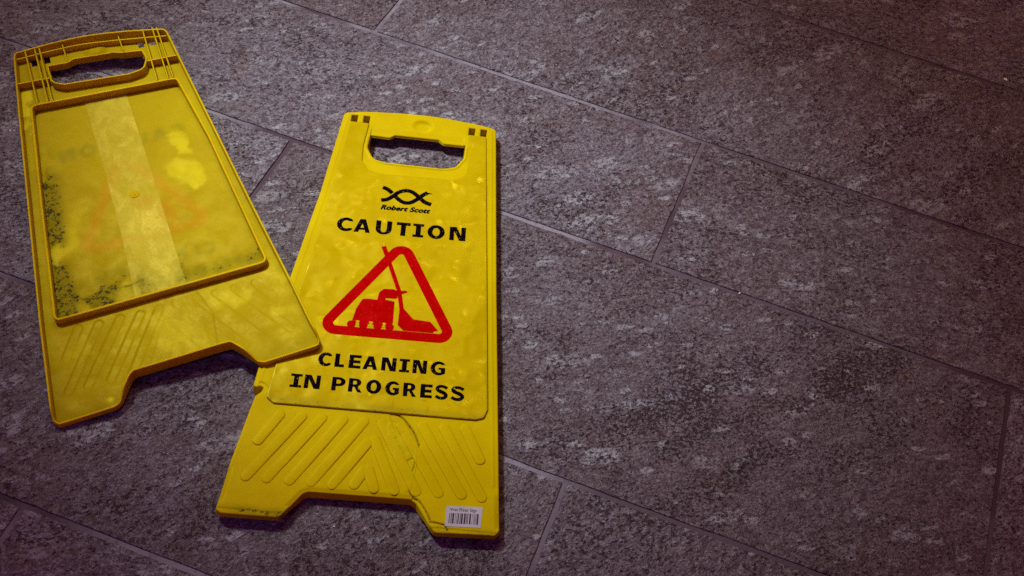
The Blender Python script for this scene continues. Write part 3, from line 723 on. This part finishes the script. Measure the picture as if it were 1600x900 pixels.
# sunken panel: print of the other side shows through, grime gathered low and left
pan_in = pan2
def wpn(x, y):
    w = np.zeros((len(x), 3)); X, Y = x, y
    # mirrored print, softened by the thickness of the sheet
    xs = np.arange(-140, 142, 2.); ys = np.arange(-170, 200, 2.); GX, GY = np.meshgrid(xs, ys, indexing='ij'); I = np.zeros(GX.shape)
    for L in GH:
        for k, loop in enumerate(L): I += (1 if k == 0 else -1) * inside(-GX, GY + 4 + 0 * GX, np.array(loop))
    T3 = inside(-GX, GY + 4, tri_o) * 1. - inside(-GX, GY + 4, tri_i); T3 += inside(-GX, GY + 4, body)
    def blur(A, n, it):
        for _ in range(it):
            for ax in (0, 1): A = sum(np.roll(A, s, ax) for s in range(-n, n + 1)) / (2 * n + 1)
        return A
    def samp(A):
        u = np.clip((X + 140) / 2, 0, len(xs) - 1.01); v = np.clip((Y + 170) / 2, 0, len(ys) - 1.01); a, b = u.astype(int), v.astype(int); fu, fv = u - a, v - b
        return (A[a, b] * (1 - fu) + A[a + 1, b] * fu) * (1 - fv) + (A[a, b + 1] * (1 - fu) + A[a + 1, b + 1] * fu) * fv
    w[:, 1] = samp(blur(np.clip(I, 0, 1), 1, 2)) * .48 * (.55 + .8 * vnoise(x, y, 40, 21))
    w[:, 1] *= 1 - .75 * np.exp(-((x) / 28) ** 4)
    left = np.exp(-((x + 113 - y * .085) / 16) ** 2) * sstep(-y, -190, -20)
    left *= sstep(vnoise(x, y, 24, 22), .20, .46)
    low = np.exp(-((y + 136) / 26) ** 2) * sstep(-x, -20, 50) * 1.0
    low *= sstep(vnoise(x, y, 30, 23), .30, .56)
    lowr = np.exp(-((y + 140 - .0 * x) / 15) ** 2) * sstep(x, -20, 25) * 1.15 * vnoise(x, y, 26, 24)
    vert = np.exp(-((x - 27) / 7) ** 2 - ((y + 118) / 20) ** 2) * .85 * sstep(vnoise(x, y, 14, 44), .4, .6)
    edge = np.exp(-np.abs(sdf(x, y, pan2) + 2.5) / 2.5) * .4 * vnoise(x, y, 20, 25) * 1.5
    w[:, 0] = np.clip(left * 1.5 + low * 1.5 + lowr + vert + edge + .10 * vnoise(x, y, 40, 26), 0, .94)
    # one wavy drag mark of dried dirt
    drag = spline([(-118, -113), (-104, -124), (-88, -131), (-72, -133), (-62, -128), (-46, -127), (-34, -128), (-20, -124), (-6, -134)], 6)
    w[:, 0] = np.maximum(w[:, 0], 1.35 * np.exp(-(seg_dist(x, y, drag, False) / 1.7) ** 2) * sstep(vnoise(x, y, 11, 27), .28, .45))
    # peeled, brighter patches
    pl1 = np.array([(62, 104), (72, 113), (86, 104), (88, 62), (74, 66), (66, 90)]); pl2 = np.array([(50, 52), (66, 60), (92, 42), (97, 2), (76, -4), (62, 20), (48, 36)])
    jj = 2.2 * (vnoise(x, y, 9, 28) - .5)
    for P_ in (pl1, pl2): w[:, 2] = np.maximum(w[:, 2], .36 * (1 - sstep(sdf(x, y, P_) + jj * 5, -5, 4.0)) * (.6 + .8 * vnoise(x, y, 12, 61)))
    w[:, 2] = np.maximum(w[:, 2], .34 * sstep(vnoise(x, y, 50, 29), .55, .75) * sstep(-x, -10, 60) * sstep(-y, -60, 40))
    w[:, 2] *= 1 - .6 * w[:, 0]
    TR.append(1)
    return np.clip(w, 0, 1), samp(blur(np.clip(T3, 0, 1), 2, 2)) * .62
TR = []
def wpn_(x, y):
    w, t3 = wpn(x, y); return w
ob = moulded('recessed_panel', pan2, [], 1.5, lambda x, y: 2.2 + .5 * np.exp(-(x / 90) ** 2 - (y / 120) ** 2) + .35 * (vnoise(x, y, 60, 31) - .5), .2, 1.0, .0, 'back', back, wpn_)
# the red triangle shows through as a warm tone: stored as its own attribute
me = ob.data; co = np.zeros(len(me.vertices) * 3); me.vertices.foreach_get('co', co); co = co.reshape(-1, 3) * 1000
_, t3 = wpn(co[:, 0], co[:, 1]); a = me.color_attributes.new('see_through', 'FLOAT_COLOR', 'POINT')
buf = np.zeros((len(co), 4), np.float32); buf[:, 0] = t3; buf[:, 3] = 1; a.data.foreach_set('color', buf.ravel())
m2 = M['back'].copy(); m2.name = 'print_through_plastic'; me.materials[0] = m2
nt = m2.node_tree; bs = nt.nodes['Principled BSDF']; src = bs.inputs['Base Color'].links[0].from_socket
at = nt.nodes.new('ShaderNodeAttribute'); at.attribute_name = 'see_through'
mx = nt.nodes.new('ShaderNodeMix'); mx.data_type = 'RGBA'; nt.links.new(at.outputs['Fac'], mx.inputs[0]); nt.links.new(src, mx.inputs[6]); mx.inputs[7].default_value = (.46, .19, .0015, 1)
nt.links.new(mx.outputs[2], bs.inputs['Base Color'])
sp_ = nt.nodes.new('ShaderNodeSeparateColor'); nt.links.new(at.outputs['Color'], sp_.inputs[0]); nt.links.new(sp_.outputs[0], mx.inputs[0])
# hinge ribs and webs
for (a, b) in (((-91.9, 322.6), (-92.2, 210.5)), ((-78.4, 322.9), (-78.6, 209)), ((-72.2, 321.5), (-72.4, 208.8)), ((74.4, 307.5), (72.4, 198.6)), ((88.3, 306.5), (87.9, 197.5)), ((94.4, 304.6), (95.0, 197))):
    P_ = np.linspace(a, b, 14); zt = np.r_[13.5, 16.6, np.full(9, 17.2), 16.4, 15.5, 14.6]
    wall('hinge_rib', P_, False, 1.9, np.r_[9., 6., np.full(12, 3.)], zt, 'rib', back, r=.5)
for (a, b, zt) in (((-111.5, 256.9), (-69.0, 253.8), 15), ((67.5, 240.6), (109.2, 237.8), 15)):
    wall('cross_web', np.linspace(a, b, 5), False, 2.4, 3., zt, 'rib', back, r=.7)
for (a, b) in (((-40.2, 316.5), (-39.4, 280.1)), ((38.6, 308), (39.9, 274))):
    wall('grip_web', np.linspace(a, b, 6), False, 1.7, 3., 12.5, 'rib', back, r=.5)
wall('grip_rib', spline([(-106, 307.6), (-65, 308.6), (-20, 307.6), (25, 300.5), (70, 291.2), (104, 283.6)], 5), False, 2.2, 3., 12.5, 'rib', back, r=.6)
# clear tape stuck down the middle of the panel
t2o = resample(np.array([(-31.5, 205), (26.5, 200), (29.4, 50), (30.4, -60), (31.5, -153.5), (-34, -152.5), (-30.5, -37), (-29.9, 66)]), 4)
moulded('tape_strip', t2o, [], 1.8, lambda x, y: 3.35 + .3 * (vnoise(x, y, 16, 33) - .5) + .55 * np.exp(-((x + 27) / 2.2) ** 2) * sstep(vnoise(x, y, 22, 36), .4, .6), .2, 2.7, .0, 'tape', back)
moulded('tape_strip', resample(np.array([(-35, -160), (31, -160), (40, -258.5), (-20, -258.5)]), 4), [], 2.5, lambda x, y: 5.15 + .3 * (vnoise(x, y, 16, 35) - .5), .2, 4.8, .0, 'tape2', back)
# injection point of the mould
V, F = [], []; K = 24
for rr, hh in ((6.6, -.3), (6.2, .35), (5.4, .35), (5.0, .05), (3.0, .05), (2.5, .8), (1.5, .9), (.9, .3)):
    for k in range(K): V.append((-.4 + rr * math.cos(k * math.tau / K), 16.7 + rr * math.sin(k * math.tau / K), 3.4 + hh))
for j in range(7):
    for k in range(K): F.append((j * K + k, j * K + (k + 1) % K, (j + 1) * K + (k + 1) % K, (j + 1) * K + k))
F.append([7 * K + k for k in range(K)])
mk('moulding_nub', V, F, 'rib', back, True, None, 50)

# ------------------------------------------------------------------ litter on the floor
def crumb(name, label, x, y, size, seed, mat='chip', flatten=.5):
    r = np.random.RandomState(seed); V, F = [], []; K = 7
    for j, (rr, z) in enumerate(((.85, 0), (1., .45), (.75, .85), (.3, 1.))):
        for k in range(K):
            t = k * math.tau / K + .3; q = rr * (1 + .28 * r.randn() * .6); V.append((x * 1000 + size * q * math.cos(t), y * 1000 + size * q * .8 * math.sin(t), 0.1 + z * size * flatten))
    for j in range(3):
        for k in range(K): F.append((j * K + k, j * K + (k + 1) % K, (j + 1) * K + (k + 1) % K, (j + 1) * K + k))
    F.append([3 * K + k for k in range(K)])
    o = mk(name, V, F, mat, None, False); o['label'] = label; o['category'] = 'debris'; return o
crumb('white_chip', 'small white chip lying alone on the brownish tile at the upper right', .372, 1.664, 3.4, 3)
crumb('grit_crumb', 'tiny pale crumb on the floor left of the face-down sign, at the picture edge', -.940, .933, 1.5, 5)
crumb('grit_crumb', 'tiny pale speck of grit sitting in the long joint right of the face-up sign', .077, 1.082, 1.3, 8)
crumb('grit_crumb', 'tiny pale crumb on the tile just below the cut-out of the face-up sign', -.283, .564, 1.0, 11)
